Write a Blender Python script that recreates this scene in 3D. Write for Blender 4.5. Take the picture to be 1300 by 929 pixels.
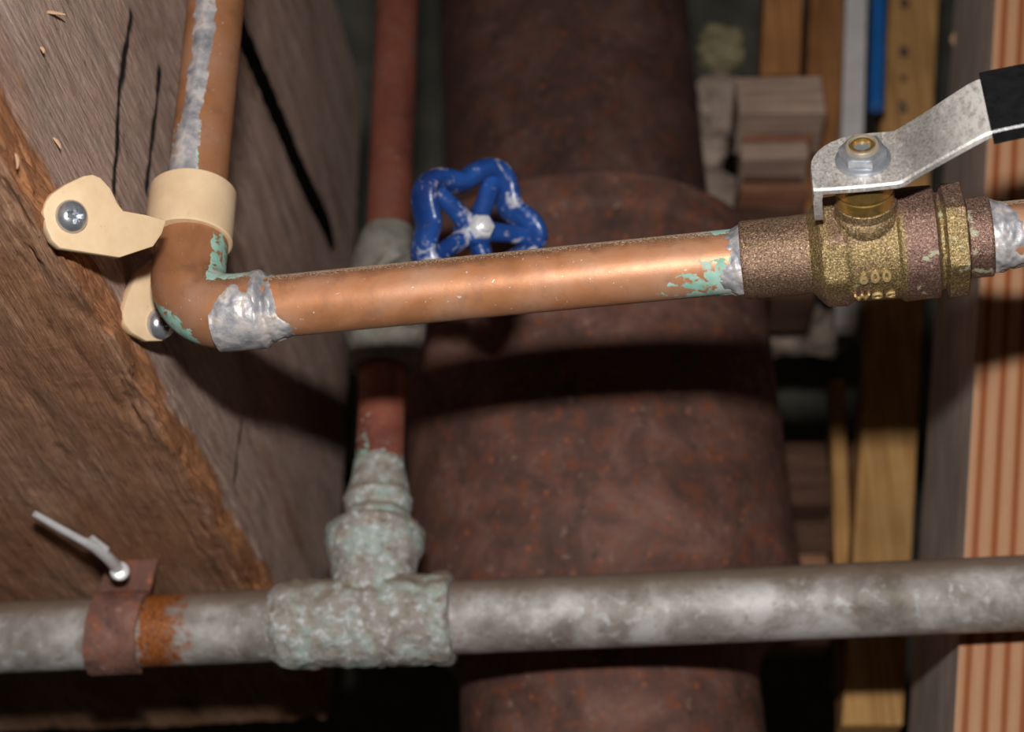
import bpy, bmesh, math, random
from mathutils import Vector, Matrix, noise as mnoise

for o in list(bpy.data.objects):
    bpy.data.objects.remove(o)
S = bpy.context.scene
COL = S.collection
MM = 0.001
PI = math.pi
random.seed(4)

# ------------------------------------------------------------------ camera
THETA = math.radians(30.0)              # looking up between the joists
F_PX = 2406.0
CAM = Vector((0, 0, 1.2))
RIGHT = Vector((1, 0, 0))
UP = Vector((0, -math.sin(THETA), math.cos(THETA)))
FWD = Vector((0, math.cos(THETA), math.sin(THETA)))
Z = Vector((0, 0, 1))
cd = bpy.data.cameras.new('camera')
cam = bpy.data.objects.new('camera', cd)
COL.objects.link(cam)
cam.location = CAM
cam.rotation_euler = (PI / 2 + THETA, 0, 0)
cd.sensor_fit = 'HORIZONTAL'
cd.sensor_width = 36.0
cd.lens = F_PX / 1300 * 36.0
cd.clip_start = 0.02
cd.clip_end = 20
cd.dof.use_dof = True
cd.dof.focus_distance = 0.462
cd.dof.aperture_fstop = 13.5
S.camera = cam

# ------------------------------------------------------------------ world, flash, exposure
w = bpy.data.worlds.new('world')
S.world = w
w.use_nodes = True
w.node_tree.nodes['Background'].inputs[0].default_value = (1.0, 0.93, 0.85, 1)
w.node_tree.nodes['Background'].inputs[1].default_value = 0.010
fl = bpy.data.lights.new('camera_flash', 'AREA')
fl.shape = 'RECTANGLE'
fl.size = 0.034
fl.size_y = 0.014
fl.energy = 3.0
fl.color = (1.0, 0.97, 0.93)
flash = bpy.data.objects.new('camera_flash', fl)
COL.objects.link(flash)
flash.location = CAM + UP * 0.078 - RIGHT * 0.004 + FWD * 0.01
flash.rotation_euler = (PI / 2 + THETA, 0, 0)
S.view_settings.view_transform = 'Standard'
S.view_settings.look = 'None'
S.view_settings.gamma = 1.0
S.view_settings.use_curve_mapping = False
S.view_settings.exposure = 0.0


# ------------------------------------------------------------------ pixel helpers (1300 x 929)
def P(px, py, d):
    d *= MM
    return CAM + RIGHT * ((px - 650) / F_PX * d) + UP * ((464.5 - py) / F_PX * d) + FWD * d


def ray(px, py):
    return (RIGHT * ((px - 650) / F_PX) + UP * ((464.5 - py) / F_PX) + FWD)


def hit(px, py, p0, n):
    r = ray(px, py)
    return CAM + r * ((p0 - CAM).dot(n) / r.dot(n))


def camdir(x, u, d):
    return (RIGHT * x + UP * u + FWD * d).normalized()


def depth(p):
    return (p - CAM).dot(FWD) / MM


def pix(p):
    q = p - CAM
    d = q.dot(FWD)
    return (650 + q.dot(RIGHT) / d * F_PX, 464.5 - q.dot(UP) / d * F_PX)


def z_on_vertical(p, py):
    """point on the vertical line through p which shows at picture row py"""
    k = (464.5 - py) / F_PX
    q = p - CAM
    a = q.dot(UP) - k * q.dot(FWD)
    b = Z.dot(UP) - k * Z.dot(FWD)
    return p + Z * (-a / b)


# ------------------------------------------------------------------ materials
class MT:
    def __init__(self, name):
        self.m = bpy.data.materials.new(name)
        self.m.use_nodes = True
        self.t = self.m.node_tree
        self.n = self.t.nodes
        self.b = self.n['Principled BSDF']
        self.tc = self.n.new('ShaderNodeTexCoord')

    def L(self, a, b):
        self.t.links.new(a, b)

    def put(self, sock, v):
        if hasattr(v, 'links') or hasattr(v, 'is_linked'):
            self.L(v, sock)
        else:
            if isinstance(v, (tuple, list)) and len(v) == 3 and sock.type == 'RGBA':
                v = (*v, 1)
            sock.default_value = v

    def coord(self, which='Object', scale=(1, 1, 1), rot=(0, 0, 0)):
        mp = self.n.new('ShaderNodeMapping')
        mp.inputs['Scale'].default_value = scale
        mp.inputs['Rotation'].default_value = rot
        self.L(self.tc.outputs[which], mp.inputs[0])
        return mp.outputs[0]

    def noise(self, vec, scale, detail=5, rough=0.6, dist=0.0):
        nd = self.n.new('ShaderNodeTexNoise')
        nd.inputs['Scale'].default_value = scale
        nd.inputs['Detail'].default_value = detail
        nd.inputs['Roughness'].default_value = rough
        nd.inputs['Distortion'].default_value = dist
        self.L(vec, nd.inputs['Vector'])
        return nd.outputs['Fac']

    def voronoi(self, vec, scale, feature='F1'):
        nd = self.n.new('ShaderNodeTexVoronoi')
        nd.feature = feature
        nd.inputs['Scale'].default_value = scale
        self.L(vec, nd.inputs['Vector'])
        return nd.outputs['Distance']

    def wave(self, vec, scale, dist, detail=3, dscale=1.0, direction='X'):
        nd = self.n.new('ShaderNodeTexWave')
        nd.bands_direction = direction
        nd.inputs['Scale'].default_value = scale
        nd.inputs['Distortion'].default_value = dist
        nd.inputs['Detail'].default_value = detail
        nd.inputs['Detail Scale'].default_value = dscale
        self.L(vec, nd.inputs['Vector'])
        return nd.outputs['Fac']

    def ramp(self, fac, stops):
        nd = self.n.new('ShaderNodeValToRGB')
        e = nd.color_ramp.elements
        while len(e) < len(stops):
            e.new(0.5)
        for i, (p, c) in enumerate(stops):
            e[i].position = p
            if not isinstance(c, (tuple, list)):
                c = (c, c, c)
            e[i].color = (*c, 1)
        self.L(fac, nd.inputs[0])
        return nd.outputs[0]

    def mix(self, fac, a, b, mode='MIX'):
        nd = self.n.new('ShaderNodeMix')
        nd.data_type = 'RGBA'
        nd.blend_type = mode
        self.put(nd.inputs[0], fac)
        self.put(nd.inputs[6], a)
        self.put(nd.inputs[7], b)
        return nd.outputs[2]

    def math(self, op, a, b=0.0, clamp=False):
        nd = self.n.new('ShaderNodeMath')
        nd.operation = op
        nd.use_clamp = clamp
        self.put(nd.inputs[0], a)
        self.put(nd.inputs[1], b)
        return nd.outputs[0]

    def attr(self, name):
        nd = self.n.new('ShaderNodeAttribute')
        nd.attribute_name = name
        return nd.outputs['Fac']

    def normal_z(self):
        g = self.n.new('ShaderNodeNewGeometry')
        sp = self.n.new('ShaderNodeSeparateXYZ')
        self.L(g.outputs['True Normal'], sp.inputs[0])
        return sp.outputs[2]

    def bump(self, h, dist, strength=1.0, prev=None):
        nd = self.n.new('ShaderNodeBump')
        nd.inputs['Strength'].default_value = strength
        nd.inputs['Distance'].default_value = dist
        self.L(h, nd.inputs['Height'])
        if prev is not None:
            self.L(prev, nd.inputs['Normal'])
        return nd.outputs[0]

    def done(self, base, rough=0.6, metal=0.0, normal=None, spec=0.5):
        self.put(self.b.inputs['Base Color'], base)
        self.put(self.b.inputs['Roughness'], rough)
        self.put(self.b.inputs['Metallic'], metal)
        self.put(self.b.inputs['Specular IOR Level'], spec)
        if normal is not None:
            self.L(normal, self.b.inputs['Normal'])
        return self.m


def srgb(r, g, b, k=1.0):
    f = lambda c: ((c / 255 / 12.92) if c / 255 <= 0.04045 else ((c / 255 + 0.055) / 1.055) ** 2.4) * k
    return (f(r), f(g), f(b))


def mat_joist():
    t = MT('old joist wood')
    uv = t.coord('UV', (26, 760, 1))
    uvf = t.coord('UV', (120, 3600, 1))
    uvb = t.coord('UV', (18, 55, 1))
    g1 = t.noise(uv, 1.0, 8, 0.72, 0.15)
    g2 = t.noise(uvf, 1.0, 4, 0.65, 0.1)
    bl = t.noise(uvb, 1.0, 4, 0.6, 0.5)
    side = t.ramp(g1, [(0.27, srgb(144, 114, 102)), (0.48, srgb(216, 182, 166)), (0.7, srgb(240, 216, 202))])
    under = t.ramp(g1, [(0.27, srgb(116, 80, 60)), (0.5, srgb(194, 148, 118)), (0.72, srgb(232, 192, 162))])
    worn = t.ramp(g1, [(0.27, srgb(120, 80, 58)), (0.5, srgb(196, 134, 92)), (0.72, srgb(230, 172, 126))])
    au = t.attr('under')
    aw = t.attr('worn')
    c = t.mix(au, side, under)
    wm = t.ramp(t.math('ADD', aw, t.math('MULTIPLY', t.math('SUBTRACT', bl, 0.5), 0.9)), [(0.42, 0.0), (0.6, 1.0)])
    c = t.mix(wm, c, worn)
    dk = t.ramp(bl, [(0.26, 0.5), (0.46, 1.0)])
    c = t.mix(0.75, c, dk, 'MULTIPLY')
    c = t.mix(t.ramp(t.math('SUBTRACT', t.noise(uvb, 0.6, 2, 0.5), t.math('MULTIPLY', au, -0.12)), [(0.55, 0.0), (0.7, 0.5)]), c, srgb(160, 104, 66))
    bl2 = t.noise(t.coord('UV', (60, 150, 1)), 1.0, 5, 0.65, 0.4)
    c = t.mix(t.ramp(bl2, [(0.58, 0.0), (0.7, 0.55)]), c, srgb(206, 150, 110))
    c = t.mix(t.ramp(bl2, [(0.28, 0.8), (0.38, 0.0)]), c, srgb(84, 60, 52))
    kn = t.voronoi(t.coord('UV', (16, 42, 1)), 1.0)
    c = t.mix(t.math('MULTIPLY', t.ramp(kn, [(0.06, 0.8), (0.2, 0.0)]), t.math('ADD', 0.25, t.math('MULTIPLY', au, 0.75))), c, srgb(66, 50, 46))
    saw = t.noise(t.coord('UV', (620, 22, 1), (0, 0, 0.12)), 1.0, 3, 0.6)
    c = t.mix(t.math('MULTIPLY', t.ramp(saw, [(0.55, 0.0), (0.7, 0.35)]), au), c, srgb(214, 160, 118))
    c = t.mix(t.attr('crack_shade'), c, srgb(34, 28, 28))  # cracks are flat; dark colour painted in for their shaded depth
    fine = t.ramp(g2, [(0.36, 0.45), (0.6, 1.2)])
    c = t.mix(0.75, c, fine, 'MULTIPLY')
    b = t.bump(g1, 0.0012, 0.8)
    b = t.bump(g2, 0.0006, 0.8, b)
    b = t.bump(bl2, 0.003, 0.5, b)
    return t.done(c, 0.85, 0, b, 0.25)


def mat_copper(name='aged copper', dark=1.0, patina=True, rear=False):
    t = MT(name)
    o = t.coord('Object')
    big = t.noise(o, 45, 4, 0.55, 0.4)
    mid = t.noise(o, 190, 5, 0.6, 0.3)
    k = dark
    if rear:
        c = t.ramp(big, [(0.3, srgb(104, 60, 52, k)), (0.55, srgb(138, 78, 62, k)), (0.75, srgb(120, 92, 84, k))])
    else:
        c = t.ramp(big, [(0.28, srgb(150, 98, 58, k)), (0.5, srgb(186, 128, 90, k)), (0.72, srgb(192, 150, 124, k))])
    c = t.mix(t.ramp(mid, [(0.52, 0.0), (0.72, 0.45)]), c, srgb(132, 100, 84, k))
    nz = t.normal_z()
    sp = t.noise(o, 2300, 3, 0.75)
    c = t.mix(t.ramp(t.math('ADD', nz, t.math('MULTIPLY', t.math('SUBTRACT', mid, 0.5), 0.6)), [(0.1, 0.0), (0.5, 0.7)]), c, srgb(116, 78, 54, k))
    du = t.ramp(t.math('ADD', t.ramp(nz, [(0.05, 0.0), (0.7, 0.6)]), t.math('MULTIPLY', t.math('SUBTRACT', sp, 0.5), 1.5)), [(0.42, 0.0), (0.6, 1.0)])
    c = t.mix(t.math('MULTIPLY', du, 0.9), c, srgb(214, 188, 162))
    wsp = t.ramp(t.noise(o, 900, 2, 0.5), [(0.72, 0.0), (0.76, 0.8)])
    c = t.mix(wsp, c, srgb(214, 206, 196))
    patch = t.noise(o, 420, 4, 0.6, 0.6)
    m = t.attr('verdigris')
    vm = t.ramp(t.math('ADD', m, t.math('MULTIPLY', t.math('SUBTRACT', patch, 0.5), 1.8)), [(0.5, 0.0), (0.62, 1.0)])
    vc = t.ramp(mid, [(0.35, srgb(122, 172, 154)), (0.55, srgb(160, 192, 180)), (0.7, srgb(184, 182, 174))])
    c = t.mix(vm, c, vc)
    rough = t.math('ADD', t.math('MULTIPLY', vm, 0.4), t.math('ADD', 0.36, t.math('MULTIPLY', mid, 0.2)))
    metal = t.math('MULTIPLY', t.math('SUBTRACT', 1.0, t.math('MAXIMUM', vm, du)), 0.3)
    b = t.bump(sp, 0.0001, 0.25)
    b = t.bump(patch, 0.0002, 0.15, b)
    return t.done(c, rough, metal, b, 0.45)


def mat_solder():
    t = MT('dull grey solder')
    o = t.coord('Object')
    a = t.noise(o, 200, 4, 0.55, 0.15)
    f = t.noise(o, 1100, 3, 0.6)
    c = t.ramp(a, [(0.3, srgb(128, 128, 134)), (0.5, srgb(172, 170, 174)), (0.62, srgb(208, 200, 196)), (0.75, srgb(160, 142, 126))])
    c = t.mix(t.ramp(f, [(0.6, 0.0), (0.72, 0.6)]), c, srgb(224, 216, 204))
    b = t.bump(a, 0.0009, 0.4)
    b = t.bump(f, 0.0002, 0.35, b)
    return t.done(c, 0.5, 0.3, b)


def mat_brass():
    t = MT('rough cast brass')
    o = t.coord('Object')
    f = t.noise(o, 2300, 3, 0.75)
    a = t.noise(o, 70, 4, 0.6, 0.5)
    m = t.noise(o, 260, 4, 0.6)
    gold = t.ramp(f, [(0.36, srgb(84, 70, 46)), (0.54, srgb(148, 126, 84)), (0.68, srgb(224, 200, 150))])
    ox = t.ramp(f, [(0.36, srgb(80, 58, 56)), (0.57, srgb(140, 106, 100)), (0.7, srgb(202, 170, 142))])
    nz = t.normal_z()
    oxm = t.ramp(t.math('ADD', a, t.math('MULTIPLY', nz, 0.12)), [(0.45, 0.0), (0.62, 0.95)])
    oxm = t.math('MAXIMUM', oxm, t.attr('oxide'))
    c = t.mix(oxm, gold, ox)
    wh = t.ramp(t.math('ADD', m, t.math('MULTIPLY', t.attr('verdigris'), 0.16)), [(0.68, 0.0), (0.75, 0.8)])
    c = t.mix(wh, c, srgb(176, 178, 150))
    du = t.math('MULTIPLY', t.ramp(nz, [(0.1, 0.0), (0.65, 1.0)]), t.ramp(f, [(0.4, 0.0), (0.58, 0.9)]))
    c = t.mix(du, c, srgb(150, 122, 100))
    b = t.bump(f, 0.0004, 0.6)
    b = t.bump(m, 0.0005, 0.25, b)
    metal = t.math('MULTIPLY', t.math('SUBTRACT', 1.0, t.math('MAXIMUM', du, wh)), 0.62)
    return t.done(c, 0.42, metal, b)


def mat_simple(name, col, rough=0.5, metal=0.0, var=0.25, scale=300, bump=0.0002, bs=0.4, spec=0.5):
    t = MT(name)
    o = t.coord('Object')
    a = t.noise(o, scale, 4, 0.6, 0.2)
    lo = tuple(c * (1 - var) for c in col)
    hi = tuple(min(1, c * (1 + var)) for c in col)
    c = t.ramp(a, [(0.3, lo), (0.7, hi)])
    b = t.bump(t.noise(o, scale * 3, 3, 0.6), bump, bs)
    return t.done(c, rough, metal, b, spec)


def mat_zinc():
    t = MT('scuffed zinc plate')
    o = t.coord('Object')
    a = t.noise(o, 90, 4, 0.6, 0.3)
    f = t.noise(o, 1300, 4, 0.7)
    sc = t.noise(t.coord('Object', (900, 60, 300), (0.0, 0.5, 0.0)), 1.0, 3, 0.6)
    c = t.ramp(f, [(0.34, srgb(150, 146, 142)), (0.56, srgb(206, 200, 194))])
    c = t.mix(t.ramp(sc, [(0.58, 0.0), (0.66, 0.75)]), c, srgb(240, 238, 234))
    c = t.mix(t.ramp(a, [(0.5, 0.0), (0.7, 0.45)]), c, srgb(136, 124, 112))
    c = t.mix(t.math('MULTIPLY', t.attr('scuff'), t.ramp(sc, [(0.42, 0.15), (0.55, 0.95)])), c, srgb(240, 236, 230))
    c = t.mix(t.attr('dull'), c, t.mix(f, srgb(70, 68, 66), srgb(170, 166, 162)))  # darker reflection of the lever's ramp, painted into the zinc colour
    b = t.bump(f, 0.00022, 0.5)
    return t.done(c, t.math('ADD', 0.3, t.math('MULTIPLY', f, 0.3)), 0.4, b)


def mat_rust_stack(name='rusted cast iron', kk=1.15):
    t = MT(name)
    o = t.coord('Object')
    a = t.noise(o, 38, 6, 0.68, 0.5)
    m = t.noise(o, 170, 5, 0.65, 0.4)
    f = t.noise(o, 700, 3, 0.6)
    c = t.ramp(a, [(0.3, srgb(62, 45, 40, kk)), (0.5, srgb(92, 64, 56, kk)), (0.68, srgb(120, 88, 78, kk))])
    c = t.mix(t.ramp(m, [(0.52, 0.0), (0.68, 0.8)]), c, srgb(122, 66, 40, kk))
    c = t.mix(t.ramp(m, [(0.24, 0.85), (0.42, 0.0)]), c, srgb(50, 38, 38, kk))
    c = t.mix(t.ramp(t.noise(o, 240, 4, 0.6), [(0.63, 0.0), (0.72, 0.6)]), c, srgb(150, 122, 108, kk))
    c = t.mix(t.ramp(t.voronoi(o, 130), [(0.05, 0.7), (0.16, 0.0)]), c, srgb(158, 92, 58, kk))
    b = t.bump(m, 0.0012, 0.5)
    b = t.bump(f, 0.0005, 0.5, b)
    return t.done(c, 0.75, 0.0, b, 0.35)


def mat_galv():
    t = MT('weathered galvanised steel')
    o = t.coord('Object')
    a = t.noise(o, 48, 5, 0.62, 0.3)
    m = t.noise(o, 260, 5, 0.65, 0.3)
    f = t.noise(o, 1200, 3, 0.6)
    c = t.ramp(a, [(0.34, srgb(112, 102, 92)), (0.5, srgb(154, 148, 142)), (0.64, srgb(196, 192, 190))])
    c = t.mix(t.ramp(m, [(0.55, 0.0), (0.68, 0.7)]), c, srgb(200, 198, 198))
    c = t.mix(t.ramp(m, [(0.28, 0.7), (0.42, 0.0)]), c, srgb(112, 104, 86))
    nz = t.normal_z()
    c = t.mix(t.ramp(t.math('ADD', nz, t.math('MULTIPLY', t.math('SUBTRACT', m, 0.5), 0.5)), [(0.05, 0.0), (0.45, 0.9)]), c, srgb(128, 108, 92))
    rm = t.ramp(t.math('ADD', t.attr('rust'), t.math('MULTIPLY', t.math('SUBTRACT', m, 0.5), 1.2)), [(0.45, 0.0), (0.65, 1.0)])
    c = t.mix(rm, c, t.ramp(f, [(0.35, srgb(110, 58, 28)), (0.65, srgb(176, 104, 48))]))
    b = t.bump(m, 0.0006, 0.4)
    b = t.bump(f, 0.0003, 0.4, b)
    return t.done(c, 0.55, 0.15, b)


def mat_crusty():
    t = MT('crusted verdigris fitting')
    o = t.coord('Object')
    a = t.noise(o, 90, 5, 0.65, 0.4)
    m = t.noise(o, 380, 5, 0.7, 0.3)
    c = t.ramp(a, [(0.3, srgb(140, 130, 120)), (0.48, srgb(166, 160, 152)), (0.6, srgb(166, 182, 174)), (0.75, srgb(190, 186, 176))])
    c = t.mix(t.ramp(m, [(0.53, 0.0), (0.64, 0.95)]), c, srgb(214, 216, 220))
    c = t.mix(t.ramp(m, [(0.3, 0.9), (0.43, 0.0)]), c, srgb(104, 92, 76))
    c = t.mix(t.ramp(t.noise(o, 150, 3, 0.6), [(0.64, 0.0), (0.72, 0.7)]), c, srgb(158, 108, 66))
    nz = t.normal_z()
    c = t.mix(t.ramp(nz, [(0.15, 0.0), (0.6, 0.85)]), c, srgb(142, 122, 104))
    b = t.bump(m, 0.0018, 0.7)
    return t.done(c, 0.8, 0.0, b, 0.3)


def mat_blue():
    t = MT('chipped blue enamel')
    o = t.coord('Object')
    m = t.noise(o, 150, 4, 0.65, 0.5)
    c = t.ramp(t.noise(o, 90, 3, 0.5), [(0.35, srgb(24, 52, 112)), (0.65, srgb(36, 76, 146))])
    c = t.mix(t.ramp(m, [(0.55, 0.0), (0.63, 0.85)]), c, srgb(188, 186, 194))
    c = t.mix(t.ramp(m, [(0.3, 0.7), (0.36, 0.0)]), c, srgb(60, 62, 66))
    return t.done(c, 0.3, 0.0, t.bump(m, 0.0006, 0.5))


def mat_wood(name, lo, mid, hi, axis='Z', grain=900, rough=0.8):
    t = MT(name)
    sc = {'Z': (grain, grain, 30), 'X': (30, grain, grain), 'Y': (grain, 30, grain)}[axis]
    g = t.noise(t.coord('Object', sc), 0.5, 5, 0.6, 0.6)
    bl = t.noise(t.coord('Object'), 26, 3, 0.6)
    c = t.ramp(g, [(0.28, lo), (0.5, mid), (0.72, hi)])
    c = t.mix(0.6, c, t.ramp(bl, [(0.3, 0.55), (0.65, 1.1)]), 'MULTIPLY')
    return t.done(c, rough, 0, t.bump(g, 0.0007, 0.5), 0.25)


def mat_pine():
    t = MT('fresh pine')
    uv = t.coord('UV', (1, 1, 1))
    wv = t.wave(t.coord('UV', (100, 3.2, 1)), 0.55, 3.4, 2, 0.35)
    fi = t.noise(t.coord('UV', (2200, 60, 1)), 1.0, 4, 0.6)
    c = t.ramp(wv, [(0.0, srgb(190, 144, 110)), (0.6, srgb(184, 132, 96)), (0.85, srgb(158, 94, 54)), (1.0, srgb(148, 82, 44))])
    c = t.mix(0.5, c, t.ramp(fi, [(0.3, 0.75), (0.6, 1.1)]), 'MULTIPLY')
    return t.done(c, 0.7, 0, t.bump(fi, 0.0004, 0.4), 0.3)


def mat_plastic():
    t = MT('beige plastic')
    o = t.coord('Object')
    f = t.noise(o, 900, 3, 0.6)
    a = t.noise(o, 120, 3, 0.6)
    c = t.ramp(a, [(0.35, srgb(212, 182, 146)), (0.65, srgb(222, 194, 158))])
    c = t.mix(t.ramp(t.noise(o, 420, 4, 0.7), [(0.66, 0.0), (0.74, 0.5)]), c, srgb(150, 112, 76))
    t.b.inputs['Subsurface Weight'].default_value = 0.0
    return t.done(c, 0.5, 0, t.bump(f, 0.00015, 0.35), 0.4)


def mat_concrete(name, a1, a2, sc=30):
    t = MT(name)
    o = t.coord('Object')
    n = t.noise(o, sc, 6, 0.7, 0.3)
    f = t.noise(o, sc * 9, 4, 0.6)
    c = t.ramp(n, [(0.3, a1), (0.7, a2)])
    return t.done(c, 0.9, 0, t.bump(f, 0.002, 0.6), 0.2)


MJ = mat_joist()
MCU = mat_copper()
MCUR = mat_copper('dark reddish copper', 1.0, rear=True)
MCUL = mat_copper('reddish copper', 1.4, rear=True)
MCUU = mat_copper('upright copper', 0.82)  # copper darkened: weaker light on the farther, angled upright put into its colour
MCUE = mat_copper('dull elbow copper', 0.8)
MSO = mat_solder()
MBR = mat_brass()
MBRL = mat_simple('worn brass lettering', srgb(206, 180, 128), 0.38, 0.5, 0.3, 900, 0.0002)
MBRB = mat_simple('bright brass', srgb(206, 168, 96), 0.28, 0.85, 0.25, 500, 0.0001)
MZN = mat_zinc()
MNUT = mat_simple('zinc nut', srgb(176, 180, 188), 0.34, 0.7, 0.15, 500, 0.00008)
MNYL = mat_simple('aged nylon ring', srgb(150, 138, 120), 0.5, 0.2, 0.2)
MBLK = mat_simple('black vinyl grip', (0.012, 0.012, 0.013), 0.32, 0, 0.3, 400, 0.0003, 0.4)
MSCR = mat_simple('bright screw steel', srgb(186, 190, 198), 0.24, 0.78, 0.15, 400, 0.0001)
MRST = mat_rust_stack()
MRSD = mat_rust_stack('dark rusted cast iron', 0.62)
MGAL = mat_galv()
MCRU = mat_crusty()
MBLU = mat_blue()
MGBR = mat_concrete('grey bronze', srgb(112, 108, 98), srgb(158, 154, 144), 120)
MPIN = mat_pine()
MPLA = mat_plastic()
MRUS = mat_rust_stack('rusted strap steel', 1.7)
MNAIL = mat_simple('bright nail steel', srgb(226, 226, 228), 0.3, 0.3, 0.1)
MWALL = mat_concrete('dark damp wall', srgb(84, 82, 74), srgb(122, 118, 108))
MSTONE = mat_concrete('rubble stone', srgb(120, 102, 92), srgb(190, 170, 156), 60)
MSTONEY = mat_concrete('yellowish rubble stone', srgb(112, 104, 80), srgb(156, 146, 112), 60)
MGREYW = mat_wood('grey stud wood', srgb(164, 148, 138), srgb(208, 192, 180), srgb(226, 212, 200), 'Z', 500)
MORG = mat_wood('orange board wood', srgb(122, 78, 44), srgb(156, 106, 64), srgb(178, 128, 84))
MTAN = mat_wood('tan board wood', srgb(150, 104, 56), srgb(188, 142, 88), srgb(206, 164, 108))
MBRN = mat_wood('brown slat wood', srgb(104, 66, 48), srgb(150, 104, 80), srgb(180, 134, 108), 'X')
MGRS = mat_wood('grey brown slat wood', srgb(124, 100, 88), srgb(170, 144, 128), srgb(192, 168, 152), 'X')
MDKW = mat_wood('dark brown slat wood', srgb(62, 42, 34), srgb(92, 66, 52), srgb(116, 86, 70), 'X')
MWHT = mat_simple('dusty white plastic', srgb(206, 200, 200), 0.55, 0, 0.1, 120)
MBLT = mat_simple('blue plastic tube', srgb(32, 96, 164), 0.4, 0, 0.1, 120)
MSPL = mat_simple('pale wood splinter', srgb(188, 150, 118), 0.8, 0, 0.2)
MINK = mat_simple('dark ink', srgb(52, 46, 66), 0.8)


# ------------------------------------------------------------------ object helpers
class G:
    """collects vertices and faces in world coordinates"""

    def __init__(self):
        self.v, self.f, self.uv, self.at = [], [], [], {}

    def grid(self, rows, close_u=False, close_v=False, cap0=False, cap1=False):
        """rows: list of rows of Vectors"""
        base = len(self.v)
        nr, nc = len(rows), len(rows[0])
        for r in rows:
            self.v.extend(r)
        for i in range(nr if close_v else nr - 1):
            for j in range(nc if close_u else nc - 1):
                a = base + i * nc + j
                b = base + i * nc + (j + 1) % nc
                c = base + ((i + 1) % nr) * nc + (j + 1) % nc
                d = base + ((i + 1) % nr) * nc + j
                self.f.append((a, b, c, d))
        if cap0:
            self.f.append(tuple(base + j for j in reversed(range(nc))))
        if cap1:
            self.f.append(tuple(base + (nr - 1) * nc + j for j in range(nc)))
        return base

    def box(self, c, ax, ay, az):
        b = len(self.v)
        for k in (-1, 1):
            for i, j in ((-1, -1), (1, -1), (1, 1), (-1, 1)):
                self.v.append(c + ax * i + ay * j + az * k)
        for q in ((3, 2, 1, 0), (4, 5, 6, 7), (0, 1, 5, 4), (1, 2, 6, 5), (2, 3, 7, 6), (3, 0, 4, 7)):
            self.f.append(tuple(b + i for i in q))

    def prism(self, pts, off):
        b = len(self.v)
        n = len(pts)
        self.v.extend(pts)
        self.v.extend([p + off for p in pts])
        self.f.append(tuple(range(b, b + n)))
        self.f.append(tuple(range(b + 2 * n - 1, b + n - 1, -1)))
        for i in range(n):
            j = (i + 1) % n
            self.f.append((b + j, b + i, b + n + i, b + n + j))


def link(name, g, mat, parent=None, smooth=True, bevel=0.0, seg=2, sharp=40):
    loc = parent.matrix_world.translation.copy() if parent else Vector()
    root = parent
    loc = Vector(root['_loc']) if root and '_loc' in root else (Vector() if root is None else Vector(root.get('_loc', (0, 0, 0))))
    me = bpy.data.meshes.new(name)
    org = loc if root else (sum(g.v, Vector()) / len(g.v))
    me.from_pydata([tuple(p - org) for p in g.v], [], g.f)
    me.update()
    bm = bmesh.new()
    bm.from_mesh(me)
    bmesh.ops.recalc_face_normals(bm, faces=bm.faces)
    if bevel > 0:
        ed = [e for e in bm.edges if len(e.link_faces) == 2 and e.calc_face_angle(0) > math.radians(sharp)]
        bmesh.ops.bevel(bm, geom=ed, offset=bevel, segments=seg, profile=0.5, affect='EDGES')
    bm.to_mesh(me)
    bm.free()
    if bevel == 0:
        for nm, vals in g.at.items():
            a = me.attributes.new(nm, 'FLOAT', 'POINT')
            a.data.foreach_set('value', vals)
        if g.uv:
            u = me.uv_layers.new(name='UVMap')
            for lp in me.loops:
                u.data[lp.index].uv = g.uv[lp.vertex_index]
    me.materials.append(mat)
    if smooth:
        me.polygons.foreach_set('use_smooth', [True] * len(me.polygons))
        me.set_sharp_from_angle(angle=math.radians(38))
    o = bpy.data.objects.new(name, me)
    COL.objects.link(o)
    o['_loc'] = tuple(org)
    if root is None:
        o.location = org
    else:
        o.parent = root
    return o


def thing(name, label, cat, loc, group=None):
    o = bpy.data.objects.new(name, None)
    o.empty_display_size = 0.01
    COL.objects.link(o)
    o.location = loc
    o['_loc'] = tuple(loc)
    o['label'] = label
    o['category'] = cat
    if group:
        o['group'] = group
    return o


def tag(o, label, cat, group=None):
    o['label'] = label
    o['category'] = cat
    if group:
        o['group'] = group
    return o


def frame(axis, ref):
    axis = axis.normalized()
    x = (ref - axis * ref.dot(axis)).normalized()
    return axis, x, axis.cross(x)


def rev(g, O, axis, ref, st, n=64, amp=0.0, fr=300, caps=True):
    """revolve; st = [(t_mm, r_mm, sides or 0)]"""
    a, x, y = frame(axis, ref)
    rows = []
    for s in st:
        t, r = s[0], s[1]
        sides = s[2] if len(s) > 2 else 0
        row = []
        for j in range(n):
            an = 2 * PI * j / n
            rr = r
            if sides:
                h = 2 * PI / sides
                rr = r * math.cos(h / 2) / math.cos(((an + h / 2) % h) - h / 2) if sides else r
                rr = min(rr, r * 0.985)
            p = O + a * (t * MM) + (x * math.cos(an) + y * math.sin(an)) * (rr * MM)
            if amp:
                p += (x * math.cos(an) + y * math.sin(an)) * (mnoise.noise(p * fr) * amp * MM)
            row.append(p)
        rows.append(row)
    g.grid(rows, close_u=True, cap0=caps, cap1=caps)
    return rows


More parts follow.
